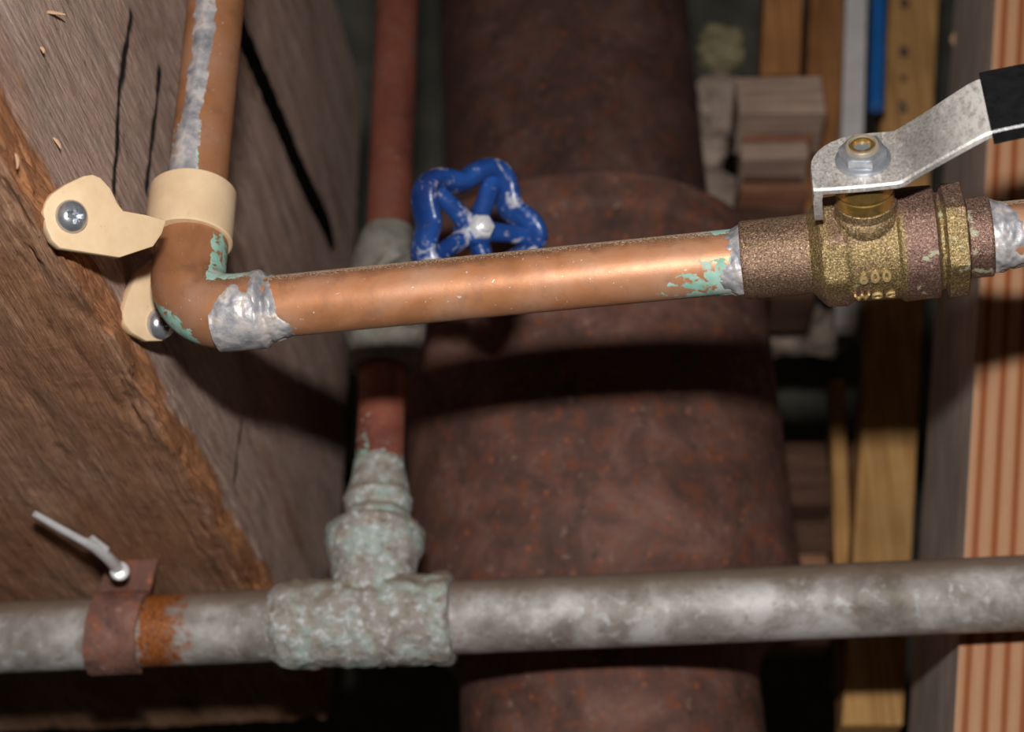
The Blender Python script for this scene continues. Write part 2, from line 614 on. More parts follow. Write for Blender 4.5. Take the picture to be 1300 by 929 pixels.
def sweep(g, path, radii, n=32, caps=True, closed=False, flat=None):
    """tube along path (Vectors); radii mm (number or list); flat=(dir,k) stretches the section along dir"""
    m = len(path)
    if not isinstance(radii, (list, tuple)):
        radii = [radii] * m
    tang = []
    for i in range(m):
        if closed:
            tg = path[(i + 1) % m] - path[i - 1]
        else:
            tg = path[min(i + 1, m - 1)] - path[max(i - 1, 0)]
        tang.append(tg.normalized())
    ref = Vector((0.3, 0.2, 1)) if abs(tang[0].dot(Z)) < 0.9 else Vector((1, 0.2, 0))
    x = (ref - tang[0] * ref.dot(tang[0])).normalized()
    if flat:
        x = flat[0]
    rows = []
    for i in range(m):
        if flat:
            x = (flat[0] - tang[i] * flat[0].dot(tang[i])).normalized()
        else:
            x = (x - tang[i] * x.dot(tang[i])).normalized()
        y = tang[i].cross(x)
        kx = flat[1] if flat else 1.0
        rows.append([path[i] + (x * (math.cos(2 * PI * j / n) * kx) + y * math.sin(2 * PI * j / n)) * (radii[i] * MM) for j in range(n)])
    g.grid(rows, close_u=True, close_v=closed, cap0=caps and not closed, cap1=caps and not closed)


def sleeve(g, O, axis, ref, t0, t1, r, cover, n=96, step=0.35):
    """thin uneven coat on a pipe; cover(t, ang) > 0 -> thickness mm, < 0 -> sinks below the surface"""
    a, x, y = frame(axis, ref)
    rows = []
    m = max(3, int((t1 - t0) / step))
    for i in range(m + 1):
        t = t0 + (t1 - t0) * i / m
        row = []
        for j in range(n):
            an = 2 * PI * j / n
            c = cover(t, an)
            k = max(-0.5, min(1.0, c))
            if i in (0, m):
                k = -0.5
            row.append(O + a * (t * MM) + (x * math.cos(an) + y * math.sin(an)) * (((r(t) if callable(r) else r) + k) * MM))
        rows.append(row)
    g.grid(rows, close_u=True)


def nz(x, y, z=0.0):
    return mnoise.noise(Vector((x, y, z)))


def fbm(x, y, z=0.0, o=4):
    return mnoise.fractal(Vector((x, y, z)), 0.9, 2.0, o)


# ------------------------------------------------------------------ layout
PHI = math.radians(6.5)
SD = Vector((math.sin(PHI), math.cos(PHI), 0))        # along the joists, away from the camera
ND = Vector((math.cos(PHI), -math.sin(PHI), 0))       # out of the left joist's face
PSI = math.radians(79.6)
E = P(234, 400.5, 485)                                  # where the two copper axes meet
A = Vector((math.sin(PSI), -math.cos(PSI), 0))        # copper run, to the right and nearer
R_CU = 7.95
JP = E - ND * (19 * MM)                               # point on the joist's face

# ------------------------------------------------------------------ structure: wall behind everything
def wall_back():
    g = G()
    c = CAM + Vector((0, 1.02, 0.62))
    g.box(c, Vector((0.75, 0, 0)), Vector((0, 0.04, 0)), Vector((0, 0, 1.3)))
    o = link('wall_back', g, MWALL, smooth=False)
    o['kind'] = 'structure'
    g = G()
    g.box(CAM * 0 + Vector((0, 0.2, -0.03)), Vector((1.4, 0, 0)), Vector((0, 1.6, 0)), Vector((0, 0, 0.03)))
    f = link('floor', g, MWALL, smooth=False)
    f['kind'] = 'structure'
    return o


WB = wall_back()

# ------------------------------------------------------------------ old joist on the left
def uv_of(p):
    q = p - JP
    return q.dot(SD) / MM, q.dot(Z) / MM              # mm along, mm up from JP level


CZ = uv_of(hit(92, 330, JP, ND))[1]                   # height of the lower corner
U_END = uv_of(hit(446, 400, JP, ND))[0]
ck1 = [uv_of(hit(*q, JP, ND)) for q in ((166, 20), (152, 110), (145, 240))]
ck2 = [uv_of(hit(*q, JP, ND)) for q in ((203, 90), (196, 160), (186, 240))]
ck3 = [uv_of(hit(*q, JP, ND)) for q in ((308, 530), (302, 570), (298, 610))]
spl = [uv_of(hit(*q, JP, ND)) for q in ((298, 20), (345, 130), (380, 215), (420, 298))]


def seg_dist(p, pl):
    best = 1e9
    for (ax, ay), (bx, by) in zip(pl, pl[1:]):
        dx, dy = bx - ax, by - ay
        t = max(0, min(1, ((p[0] - ax) * dx + (p[1] - ay) * dy) / (dx * dx + dy * dy)))
        best = min(best, math.hypot(p[0] - ax - t * dx, p[1] - ay - t * dy))
    return best


def joist():
    th = thing('old_joist', 'old brown rough-sawn joist with a splintered orange edge, left of the copper pipe', 'joist',
               JP + SD * (U_END * 0.5 * MM))
    u0, u1 = -290.0, U_END
    nu = 500
    us = [u0 + (u1 - u0) * (i / nu) for i in range(nu + 1)]
    prof = []
    top = 300.0
    k = 300
    for i in range(k + 1):
        prof.append(('s', top * (1 - i / k) ** 1.25))
    rr = 3.0
    for i in range(1, 8):
        prof.append(('c', i / 8 * PI / 2))
    for i in range(1, 151):
        prof.append(('b', 150.0 * (i / 150)))
    g = G()
    rows, under, worn, uvs, crk = [], [], [], [], []
    gap = []
    pv = []
    acc = 0
    for kind, q in prof:
        if kind == 's':
            pos, nrm, s = (0.0, q), (1, 0), q + rr
        elif kind == 'c':
            pos, nrm, s = (-rr + rr * math.cos(q), -rr * math.sin(q)), (math.cos(q), -math.sin(q)), rr - q / (PI / 2) * 2 * rr
        else:
            pos, nrm, s = (-rr - q, -rr), (0, -1), -rr - q
        pv.append((pos, nrm, s))
    for u in us:
        row = []
        for (pos, nrm, s) in pv:
            # s: signed distance over the arris, + on the side face
            d = 0.45 * fbm(u * 0.02, s * 0.12, 1.3) + 0.12 * nz(u * 0.25, s * 1.4, 5)
            edge = s + 4.0 * fbm(u * 0.05, 0.3, 7.7) - 1.5
            wv = max(0.0, 0.95 - abs(edge - 4.0) / 13.0)
            # broken fibres along the arris
            chips = max(0.0, fbm(u * 0.045, s * 0.22, 9.1) + 0.15) * max(0, 1 - abs(s - 2) / 15)
            d -= 4.2 * chips
            d += 1.1 * max(0, 1 - abs(s - 11) / 3.5) * (0.4 + nz(u * 0.06, 2.2, 4))
            if s < -4:
                d += 0.9 * fbm(u * 0.016, s * 0.075, 21.0) - 1.4 * max(0, fbm(u * 0.03, s * 0.11, 33) - 0.25)
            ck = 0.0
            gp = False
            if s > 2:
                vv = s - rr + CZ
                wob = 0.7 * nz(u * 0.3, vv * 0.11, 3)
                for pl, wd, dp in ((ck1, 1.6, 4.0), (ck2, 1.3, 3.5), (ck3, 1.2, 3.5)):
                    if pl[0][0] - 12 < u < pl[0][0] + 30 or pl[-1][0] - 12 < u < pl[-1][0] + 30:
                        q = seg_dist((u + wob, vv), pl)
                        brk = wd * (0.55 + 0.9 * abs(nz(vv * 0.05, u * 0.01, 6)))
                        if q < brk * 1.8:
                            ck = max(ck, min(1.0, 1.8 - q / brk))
                if u > spl[0][0] - 40:
                    q = seg_dist((u + 1.2 * wob, vv), spl)
                    if q < 11:
                        gp = q < 7.5
            p = JP + SD * (u * MM) + ND * ((pos[0] + nrm[0] * d) * MM) + Z * ((CZ + pos[1] + nrm[1] * d) * MM)
            row.append(p)
            under.append(max(0.0, min(1.0, (9 - s) / 7)))
            worn.append(wv)
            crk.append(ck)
            gap.append(gp)
            uvs.append((u * MM, s * MM))
        rows.append(row)
    g.grid(rows)
    g.f = [f for f in g.f if not all(gap[i] for i in f)]
    # body behind the two seen faces
    g.uv = uvs
    g.at = {'under': under, 'worn': worn, 'crack_shade': crk}
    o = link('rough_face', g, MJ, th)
    g = G()
    mid = (u0 + u1) / 2
    g.box(JP + SD * (mid * MM) - ND * (105 * MM) + Z * ((CZ + 152) * MM), SD * ((u1 - u0) / 2 * MM), ND * (42 * MM), Z * (148 * MM))
    nv = len(g.v)
    link('core', g, MJ, th, smooth=False)
    # splinters and crumbs lifted from the surface
    for (px, py, ln, an) in ((62, 17, 5.5, 0.1), (14, 205, 3.4, 1.5), (66, 182, 3.0, 1.0), (47, 64, 1.6, 1.1)):
        c = hit(px, py, JP, ND) + ND * (1.2 * MM)
        dr = (RIGHT * math.cos(an) - UP * math.sin(an)).normalized()
        dr = (dr + FWD * 0.2).normalized()
        g = G()
        pts = [c + dr * (ln * MM * (t - 0.5)) + ND * (0.3 * MM * math.sin(t * PI)) for t in (0, 0.33, 0.66, 1)]
        sweep(g, pts, [0.2, 0.45, 0.4, 0.15], 6)
        link('splinter', g, MSPL, th)
    return th


joist()

# ------------------------------------------------------------------ copper pipe with elbow
def patina_attr(g, fn):
    g.at['verdigris'] = [fn(p) for p in g.v]


def tube_rows(O, d, t0, t1, r, step=1.0, n=64):
    return [(t0 + (t1 - t0) * i / max(1, int((t1 - t0) / step)), r) for i in range(max(1, int((t1 - t0) / step)) + 1)]


V0 = P(1098, 310, 440)
# keep the valve on the copper axis
tv = 0
for i in range(4000):
    t = i * 0.1
    if pix(E + A * (t * MM))[0] >= 1102:
        tv = t
        break
VO = E + A * (tv * MM)
print('valve centre', tv, pix(VO), depth(VO), 'elbow', depth(E))
T_VL = tv - 30.5
T_VR = tv + 29.0


def copper_pipe():
    th = thing('copper_pipe', 'bright copper pipe with soldered elbow, running down and then right to the ball valve', 'pipe', E)
    g = G()
    rev(g, E, Z, RIGHT, tube_rows(E, Z, 14, 240, R_CU, 1.5), 64)

    def f(p):
        q = p - E
        t = q.z / MM
        side = q.dot(RIGHT) / MM
        return max(0, 1 - abs(t - 42) / 26) * (0.85 if side < 1.5 else 0.1) + 0.02
    patina_attr(g, f)
    link('upright_pipe', g, MCUU, th)
    g = G()
    rev(g, E, A, Z, tube_rows(E, A, 14, T_VL + 5, R_CU, 1.5), 64)

    def f2(p):
        q = p - E
        t = q.dot(A) / MM
        up = (q - A * q.dot(A)).dot(Z) / MM
        v = 0.78 * max(0, 1 - (T_VL - t) / 22) ** 0.7 if t < T_VL + 1 else 0
        v += 0.45 * max(0, 1 - abs(t - 26) / 8) * (1 if up > 3 else 0.6)
        return v * (1.0 if abs(up) > 3.2 else 0.35) + (0.12 if up < -6 else 0)
    patina_attr(g, f2)
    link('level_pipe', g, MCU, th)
    # elbow
    g = G()
    path, rad = [], []
    rb = 12.5
    for t in (25, 24.6, 22, 19, 16, 14):
        path.append(E + Z * (t * MM))
        rad.append(9.55 if t < 25 else 9.0)
    c = E + Z * (rb * MM) + A * (rb * MM)
    for i in range(0, 15):
        an = PI / 2 * i / 14
        path.append(c - A * (rb * MM * math.cos(an)) - Z * (rb * MM * math.sin(an)))
        rad.append(9.55 + 0.25 * math.sin(2 * an))
    for t in (14, 16, 18, 20, 20.9, 21.3):
        path.append(E + A * (t * MM))
        rad.append(9.4 if t < 21 else 9.0)
    sweep(g, path, rad, 64)

    def f3(p):
        q = p - E
        lo = -(q.dot(A) + q.z) / MM
        v = 0.8 * max(0.0, min(1.0, (lo - 2.8) / 2.0))
        if q.z > 4 * MM and q.dot(RIGHT) > 6.5 * MM:
            v = max(v, 0.6 if q.z < 20 * MM else 0.3)
        return v + 0.08
    patina_attr(g, f3)
    el = link('elbow', g, MCUE, th)
    el['label'] = 'dull copper elbow with green edges'
    # solder at the elbow's level socket and on the pipe
    g = G()

    def cv(t, an):
        up = math.cos(an)            # ref = Z -> +1 on top
        b = 0.55 - abs(t - 21.0) / 3.2
        low = 0.75 - abs(t - 16) / 7 - (up + 0.25) * 1.6
        run = 0.5 - abs(t - 24.2) / 2.6 - (up - 0.1) * 0.6
        n_ = 0.55 * fbm(t * 0.35, an * 2.2, 2.0)
        return max(b, low, run) * 1.2 + n_ - 0.12
    sleeve(g, E, A, Z, 9, 31, lambda t: 9.4 if t < 21.4 else max(R_CU + 0.1, 9.4 - (t - 21.4) * 0.9), cv, 128)
    link('solder_joint', g, MSO, th)
    # solder run along the upright pipe
    g = G()
    drip = camdir(-0.13, 0.0, -1)
    drip = (drip - Z * drip.z).normalized()

    LS = -1.0 if Z.cross((drip - Z * drip.z).normalized()).dot(RIGHT) > 0 else 1.0

    def cv2(t, an):
        an = (an + PI) % (2 * PI) - PI
        cen = -0.05 + 0.22 * nz(t * 0.04, 3.3) + max(0.0, (64 - t)) * 0.016 * LS
        wd = 0.34 + 0.10 * nz(t * 0.08, 8.8) + max(0.0, (60 - t)) * 0.016
        return (1 - abs(an - cen) / wd) * 0.75 + 0.22 * fbm(t * 0.3, an * 3, 5)
    sleeve(g, E, Z, drip, 30, 200, R_CU + 0.05, cv2, 128, 0.6)
    link('solder_run', g, MSO, th)
    # solder at elbow's upper socket
    g = G()

    def cv3(t, an):
        return 0.5 - abs(t - 25.0) / 1.6 + 0.5 * fbm(t * 0.5, an * 2.5, 12)
    sleeve(g, E, Z, drip, 21, 28, 9.4, cv3, 96)
    link('solder_joint', g, MSO, th)
    # solder at the valve's left socket
    g = G()

    def cv4(t, an):
        up = math.cos(an)
        x_ = T_VL - t
        b = 0.6 - x_ / (2.6 + 3.0 * (0.5 - up) * (0.6 + nz(an * 1.5, 4.4)))
        return b + 0.5 * fbm(t * 0.4, an * 2.4, 20)
    sleeve(g, E, A, Z, T_VL - 9, T_VL + 1.2, R_CU + 0.25, cv4, 112)
    link('solder_joint', g, MSO, th)
    return th


copper_pipe()


def right_pipe():
    th = thing('copper_pipe', 'short end of copper pipe with crusty solder, right of the ball valve', 'pipe', E + A * (T_VR * MM))
    g = G()
    rev(g, E, A, Z, tube_rows(E, A, T_VR - 6, T_VR + 90, R_CU, 1.5), 64)

    def f(p):
        q = p - E
        t = q.dot(A) / MM - T_VR
        up = (q - A * q.dot(A)).dot(Z) / MM
        return max(0, 1 - t / 14) * (0.75 if up > 2 else 0.45)
    patina_attr(g, f)
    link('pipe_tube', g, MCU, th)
    g = G()

    def cv(t, an):
        x_ = t - T_VR
        up = math.cos(an)
        return 0.75 - x_ / (4.2 + 2.5 * (0.2 - up) + 2 * nz(an * 1.6, 1.1)) + 0.55 * fbm(t * 0.4, an * 2.4, 40)
    sleeve(g, E, A, Z, T_VR - 1.0, T_VR + 10, R_CU + 0.3, cv, 112)
    link('solder_joint', g, MSO, th)


right_pipe()

# ------------------------------------------------------------------ ball valve
SV = camdir(0.05, 0.71, -0.70)
SV = (SV - A * SV.dot(A)).normalized()
WV = A.cross(SV)
if WV.dot(UP) < 0:
    WV = -WV


def VP(a, s, w_):
    return VO + A * (a * MM) + SV * (s * MM) + WV * (w_ * MM)


def text_mesh(txt, size, extrude):
    cu = bpy.data.curves.new('t', 'FONT')
    cu.body = txt
    cu.size = size
    cu.extrude = extrude
    cu.offset = size * 0.02
    cu.align_x = 'CENTER'
    cu.space_character = 1.25
    cu.resolution_u = 3
    ob = bpy.data.objects.new('t', cu)
    COL.objects.link(ob)
    dg = bpy.context.evaluated_depsgraph_get()
    dg.update()
    me = bpy.data.meshes.new_from_object(ob.evaluated_get(dg))
    vs = [v.co.copy() for v in me.vertices]
    fs = [tuple(p.vertices) for p in me.polygons]
    bpy.data.objects.remove(ob)
    bpy.data.curves.remove(cu)
    bpy.data.meshes.remove(me)
    return vs, fs


def subdivide_long(vs, fs, mx):
    bm = bmesh.new()
    bv = [bm.verts.new(v) for v in vs]
    for f in fs:
        try:
            bm.faces.new([bv[i] for i in f])
        except ValueError:
            pass
    bmesh.ops.triangulate(bm, faces=bm.faces)
    for _ in range(3):
        ed = [e for e in bm.edges if e.calc_length() > mx]
        if not ed:
            break
        bmesh.ops.subdivide_edges(bm, edges=ed, cuts=1)
        bmesh.ops.triangulate(bm, faces=[f for f in bm.faces if len(f.verts) > 3])
    bm.verts.index_update()
    v2 = [v.co.copy() for v in bm.verts]
    f2 = [tuple(v.index for v in f.verts) for f in bm.faces]
    bm.free()
    return v2, f2


def ball_valve():
    th = thing('ball_valve', 'cast brass ball valve with a flat zinc lever handle on the copper pipe', 'valve', VO)
    g = G()
    rows = []
    st = []

    def seg(t0, t1, r0, r1, sides=0, step=0.8):
        m = max(1, int(abs(t1 - t0) / step))
        for i in range(m + 1):
            k = i / m
            st.append((t0 + (t1 - t0) * k, r0 + (r1 - r0) * k, sides))
    st.append((-30.5, 8.1, 0))
    st.append((-30.5, 9.2, 0))
    st.append((-30.1, 9.55, 0))
    seg(-29.6, -14.0, 9.6, 9.75)
    seg(-13.6, -11.2, 10.2, 12.9)
    seg(-10.6, -6.0, 13.6, 13.9, 8)
    seg(-5.4, -4.6, 13.2, 12.7)
    seg(-4.2, 6.6, 12.6, 12.8)
    seg(7.0, 7.4, 13.3, 13.6)
    seg(7.8, 15.6, 13.7, 13.6)
    seg(16.0, 16.4, 13.2, 11.8)
    seg(16.7, 17.3, 11.6, 11.7)
    seg(17.6, 18.0, 12.6, 13.4, 6)
    seg(18.2, 22.6, 13.9, 13.9, 6)
    seg(22.9, 23.2, 13.0, 10.2, 6)
    seg(23.4, 28.6, 9.7, 9.7)
    st.append((28.9, 9.5, 0))
    st.append((29.0, 8.1, 0))
    rev(g, VO, A, Z, st, 96, 0.12, 500)
    ox, vd = [], []
    for p in g.v:
        t = (p - VO).dot(A) / MM
        ox.append(0.62 if t < -14 else (0.85 if 8 < t < 16 or t > 23 else 0.0))
        vd.append(0.55 if 10 < t < 30 else 0.0)
    g.at = {'oxide': ox, 'verdigris': vd}
    body = link('valve_body', g, MBR, th)
    # seam line on the left socket
    g = G()
    c = (camdir(0, 0.35, -1) - A * camdir(0, 0.35, -1).dot(A)).normalized()
    pts = [VO + A * ((-30 + 17 * i / 20) * MM) + c * (9.62 * MM) for i in range(21)]
    sweep(g, pts, 0.22, 8)
    link('casting_seam', g, MBR, body)
    # stem boss
    g = G()
    rev(g, VO, SV, A, [(4, 8.6, 0), (11, 8.4, 0), (12.8, 7.9, 0), (13.2, 7.4, 0), (15.2, 7.2, 0), (15.6, 6.6, 0)], 48, 0.1, 500)
    g.at = {'oxide': [0.25] * len(g.v), 'verdigris': [0.0] * len(g.v)}
    link('stem_boss', g, MBR, body)
    g = G()
    rev(g, VO, SV, A, [(15.2, 6.0, 0), (15.4, 6.9, 0), (18.4, 6.9, 0), (18.8, 6.2, 0), (19.2, 7.0, 0), (23.2, 7.0, 0), (23.6, 5.2, 0), (25.1, 5.2, 0)], 48)
    link('packing_nut', g, MBRB, th)
    g = G()
    rev(g, VO, SV, A, [(16, 2.9, 0), (31.3, 2.9, 0), (31.8, 2.6, 0), (31.7, 2.1, 0), (30.6, 1.7, 0), (30.2, 0.2, 0)], 40)
    link('stem', g, MBRB, th)
    # raised lettering
    cdir = camdir(0, 0.0, -1)
    cdir = (cdir - A * cdir.dot(A)).normalized()
    e = A.cross(cdir)
    if e.dot(UP) > 0:
        e = -e
    g = G()
    for txt, beta, xo in (('600', 34, 0.6), ('WOG', 64, 0.4)):
        vs, fs = text_mesh(txt, 4.3 if txt == '600' else 3.4, 0.62 if txt == '600' else 0.4)
        vs, fs = subdivide_long(vs, fs, 0.8)
        b = len(g.v)
        for v in vs:
            an = math.radians(beta) - (v.y - 1.6) / 13.0
            r = 12.8 + v.z + 0.1
            g.v.append(VO + A * ((v.x + xo) * MM) + (cdir * math.cos(an) + e * math.sin(an)) * (r * MM))
        g.f += [tuple(b + i for i in f) for f in fs]
    link('raised_lettering', g, MBRL, body)

    # lever
    g = G()
    HS = 25.0
    TH = 2.0
    st = []
    for i in range(9):                    # rounded near end
        k = i / 8
        an = PI / 2 * (1 - k)
        a_ = -12.0 + 12.0 * (1 - math.sin(an)) if i < 8 else 0.0
        whi = 10.4 * math.sqrt(max(0.0, 1 - ((0.0 - a_) / 12.0) ** 2)) if a_ < 0 else 10.4
        st.append((a_, HS, -9.4 + 0.8 * (1 - k), max(whi, 0)))
    st += [(3, HS, -9.4, 10.4), (7.2, HS, -9.4, 10.2), (9.0, HS + 0.5, -9.4, 9.9), (10.8, HS + 1.8, -9.4, 9.6)]
    st += [(16, HS + 5.0, -9.5, 9.7), (22, HS + 8.8, -9.8, 10.1), (26.0, HS + 11.2, -10.0, 10.4), (27.6, HS + 12.0, -10.0, 10.4),
           (29.5, HS + 12.4, -10.0, 10.4), (45, HS + 14.1, -9.8, 10.2), (90, HS + 18.6, -8.8, 9.3)]
    def sheet(g, st, th_, grow=0.0):
        rows = []
        m = len(st)
        for i in range(m):
            a0, s0 = st[max(0, i - 1)][:2]
            a1, s1 = st[min(m - 1, i + 1)][:2]
            dl = math.hypot(a1 - a0, s1 - s0)
            na, ns = -(s1 - s0) / dl, (a1 - a0) / dl
            a_, s_, lo, hi = st[i]
            up, dn = th_ + grow, -grow
            b = 0.45
            lo -= grow
            hi += grow
            sec = [(up, lo + b), (up - b, lo), (dn + b, lo), (dn, lo + b), (dn, hi - b), (dn + b, hi), (up - b, hi), (up, hi - b)]
            rows.append([VP(a_ + na * q, s_ + ns * q, w_) for q, w_ in sec])
        g.grid(rows, close_u=True, cap0=True, cap1=True)
    sheet(g, st, TH)
    # stop lip turned down at the near end
    st2 = [(-11.5, HS + TH * 0.8, -8.8, 2.5), (-12.2, HS - 1.0, -9.0, 2.2), (-12.3, HS - 6.0, -8.8, 0.5), (-12.2, HS - 8.0, -7.8, -1.5)]
    rows = []
    for a_, s_, lo, hi in st2:
        rows.append([VP(a_, s_, lo), VP(a_ + TH, s_, lo), VP(a_ + TH, s_, hi), VP(a_, s_, hi)])
    g.grid(rows, close_u=True, cap0=True, cap1=True)
    aa = [(p - VO).dot(A) / MM for p in g.v]
    g.at = {'scuff': [max(0.0, min(1.0, (x_ - 17) / 7)) for x_ in aa], 'dull': [0.6 * max(0.0, min(1.0, (x_ - 8.5) / 2)) * max(0.0, min(1.0, (22 - x_) / 6)) for x_ in aa]}  # second mask paints the ramp's darker reflecting angle, not its finish
    lv = link('lever_handle', g, MZN, th)
    lv['label'] = 'scuffed zinc-plated lever'
    g = G()
    gs = [(28.2, HS + 12.1, -10.1, 10.5), (30.5, HS + 12.5, -10.1, 10.5), (45, HS + 14.1, -9.9, 10.3), (92, HS + 18.8, -8.9, 9.4)]
    sheet(g, gs, TH, 1.0)
    gr = link('grip_sleeve', g, MBLK, lv)
    gr['label'] = 'black vinyl grip'
    # nut
    g = G()
    b0 = HS + TH
    rev(g, VO, SV, A, [(b0, 6.4, 0), (b0 + 0.8, 6.4, 0), (b0 + 1.4, 5.6, 0)], 48)
    rev(g, VO, SV, A + WV * 0.35, [(b0 + 0.9, 5.2, 6), (b0 + 1.1, 5.6, 6), (b0 + 3.5, 5.6, 6), (b0 + 4.0, 4.8, 6)], 48)
    nt = link('lock_nut', g, MNUT, th)
    g = G()
    rev(g, VO, SV, A, [(b0 + 3.4, 4.1, 0), (b0 + 4.6, 3.9, 0), (b0 + 4.9, 3.6, 0), (b0 + 4.9, 3.1, 0), (b0 + 4.4, 2.9, 0)], 48, caps=False)
    link('nylon_ring', g, MNYL, nt)


ball_valve()

# ------------------------------------------------------------------ plastic strap
def screw_mesh(g, c, nrm, ref, r=4.1, h=2.7, rot=0.0):
    a, x, y = frame(nrm, ref)
    rows = []
    n = 72
    m = 26
    for i in range(m + 1):
        q = i / m
        row = []
        for j in range(n):
            an = 2 * PI * j / n + rot
            xx, yy = q * r * math.cos(an), q * r * math.sin(an)
            hh = h * (1 - q ** 2.6) ** 0.62
            arm = lambda p_, q_: max(0, min(1, (0.75 - abs(p_)) / 0.2)) * max(0, min(1, (2.1 - abs(q_)) / 0.4))
            cut = max(arm(xx, yy), arm(yy, xx))
            hh -= 1.9 * cut
            cs, sn = math.cos(-rot), math.sin(-rot)
            row.append(c + (x * xx + y * yy + a * hh) * MM)
        rows.append(row)
    g.grid(rows, close_u=True)
    rows = [[c + (x * math.cos(2 * PI * j / n + rot) + y * math.sin(2 * PI * j / n + rot)) * (r * MM) - a * (k * MM) for j in range(n)] for k in (0, 0.6)]
    g.grid(rows, close_u=True)
    rev(g, c, -a, x, [(0.4, 1.9, 0), (26, 1.9, 0)], 16)


def strap():
    # ring centre on the upright axis at picture row 254
    C = z_on_vertical(E, 276) - RIGHT * (0.9 * MM)
    th = thing('pipe_strap', 'beige plastic two-hole strap holding the upright copper pipe to the joist', 'pipe strap', C)
    g = G()
    h = 8.0
    prof = [(-h, 9.0), (-h, 11.1), (-h + 0.4, 11.5), (h - 0.4, 11.5), (h, 11.1), (h, 9.0)]
    a, x, y = frame(Z, RIGHT)
    n = 96
    rows = [[C + Z * (t * MM) + (x * math.cos(2 * PI * j / n) + y * math.sin(2 * PI * j / n)) * (r * MM) for j in range(n)] for t, r in prof + prof[:1]]
    g.grid(rows, close_u=True)
    link('ring', g, MPLA, th)
    # near flange
    p1 = hit(90, 275, JP + ND * (4.5 * MM), ND)
    print('screw1 depth', depth(p1), 'ring', depth(C))
    n1 = camdir(0.62, 0.08, -0.78)
    out = [(55, 268), (59, 255), (66, 246), (83, 234), (106, 223), (118, 221), (128, 225), (141, 239), (150, 258), (157, 267), (184, 272), (212, 279),
           (206, 297), (195, 313), (152, 327), (76, 315), (66, 305), (59, 289)]
    pts = [hit(px, py, p1, n1) for px, py in out]
    print('flange right depth', [round(depth(q)) for q in pts[9:13]])
    g = G()
    g.prism(pts, -n1 * (3.0 * MM))
    link('flange', g, MPLA, th, bevel=0.5 * MM, sharp=50)
    # raised lip along the flange's upper edge, as on the moulding
    s1 = hit(90, 275, p1, n1)
    g = G()
    screw_mesh(g, s1 + n1 * (0.5 * MM), n1, RIGHT, 4.0, 2.5, 0.5)
    link('screw', g, MSCR, th)
    # block carrying the ring to the joist
    g = G()
    o1 = C - ND * (9.5 * MM)
    g.box((o1 + C - ND * (19 * MM)) / 2 - Z * (4.5 * MM) + SD * (2 * MM), ND * (4.9 * MM), SD * (4.0 * MM), Z * (2.5 * MM))
    link('standoff', g, MPLA, th, bevel=0.6 * MM)
    # far flange
    p2 = hit(200, 412, JP + ND * (7.0 * MM), ND)
    print('screw2 depth', depth(p2))
    n2 = camdir(0.72, 0.05, -0.69)
    out = [(196, 329), (175, 345), (164, 372), (156, 396), (158, 410), (167, 422), (186, 433), (206, 433), (222, 420), (232, 400), (240, 335), (222, 322)]
    pts = [hit(px, py, p2, n2) for px, py in out]
    g = G()
    g.prism(pts, -n2 * (3.0 * MM))
    link('flange', g, MPLA, th, bevel=0.5 * MM, sharp=50)
    g = G()
    screw_mesh(g, hit(203, 411, p2, n2) + n2 * (0.5 * MM), n2, RIGHT, 4.2, 2.7, 0.1)
    link('screw', g, MSCR, th)


strap()

# ------------------------------------------------------------------ cast iron stack
def stack():
    base = P(752, 500, 745)
    zt = z_on_vertical(base, 350).z
    zb = z_on_vertical(base, 815).z
    print('stack hub height', zt - zb)
    th = thing('soil_stack', 'rusted cast-iron drain stack with a wide hub, behind the copper pipe', 'drain pipe', Vector((base.x, base.y, zb)))
    O = Vector((base.x, base.y, zt))
    q1, q2 = z_on_vertical(base, 600), z_on_vertical(base, 100)
    AX = (P(721, 100, depth(q2)) - P(755, 600, depth(q1))).normalized()
    O = P(755, 600, depth(q1))
    O = O + AX * ((zt - O.z) / AX.z)

    def fine(a, b, r0, r1, k=12):
        return [(a + (b - a) * i / k, r0 + (r1 - r0) * i / k) for i in range(k + 1)]
    g = G()
    rev(g, O, AX, RIGHT, fine(-40, 500, 54.5, 54.5, 60), 96, 0.5, 60)
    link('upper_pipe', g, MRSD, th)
    g = G()
    H = (zt - zb) / MM
    st = [(0, 54), (0, 71)] + [(-1.2, 73.4)] + fine(-2, -14, 74.6, 74.8, 6) + [(-15.5, 74.0)] + fine(-17, -H + 22, 72.6, 73.0, 24)
    st += [(-H + 16, 72.0), (-H + 8, 68.5), (-H, 62.5), (-H - 6, 57.5), (-H - 12, 54.8), (-H - 14, 53)]
    rev(g, O, AX, RIGHT, st, 120, 0.6, 60)
    link('hub', g, MRST, th)
    g = G()
    rev(g, O, AX, RIGHT, fine(-H - 10, -H - 330, 54, 54, 30), 96, 0.6, 60)
    link('lower_pipe', g, MRST, th)
    g = G()
    rev(g, O, AX, RIGHT, [(-4, 53), (-4, 69), (1.5, 66), (2.5, 60), (2.0, 53)], 64, 0.8, 200)
    link('lead_joint', g, MSO, th)


stack()

# ------------------------------------------------------------------ galvanised pipe, tee, riser, gate valve
GD = Vector((math.sin(math.radians(83.6)), -math.cos(math.radians(83.6)), 0))
TC = P(480, 788, 592)
R_G = 11.4


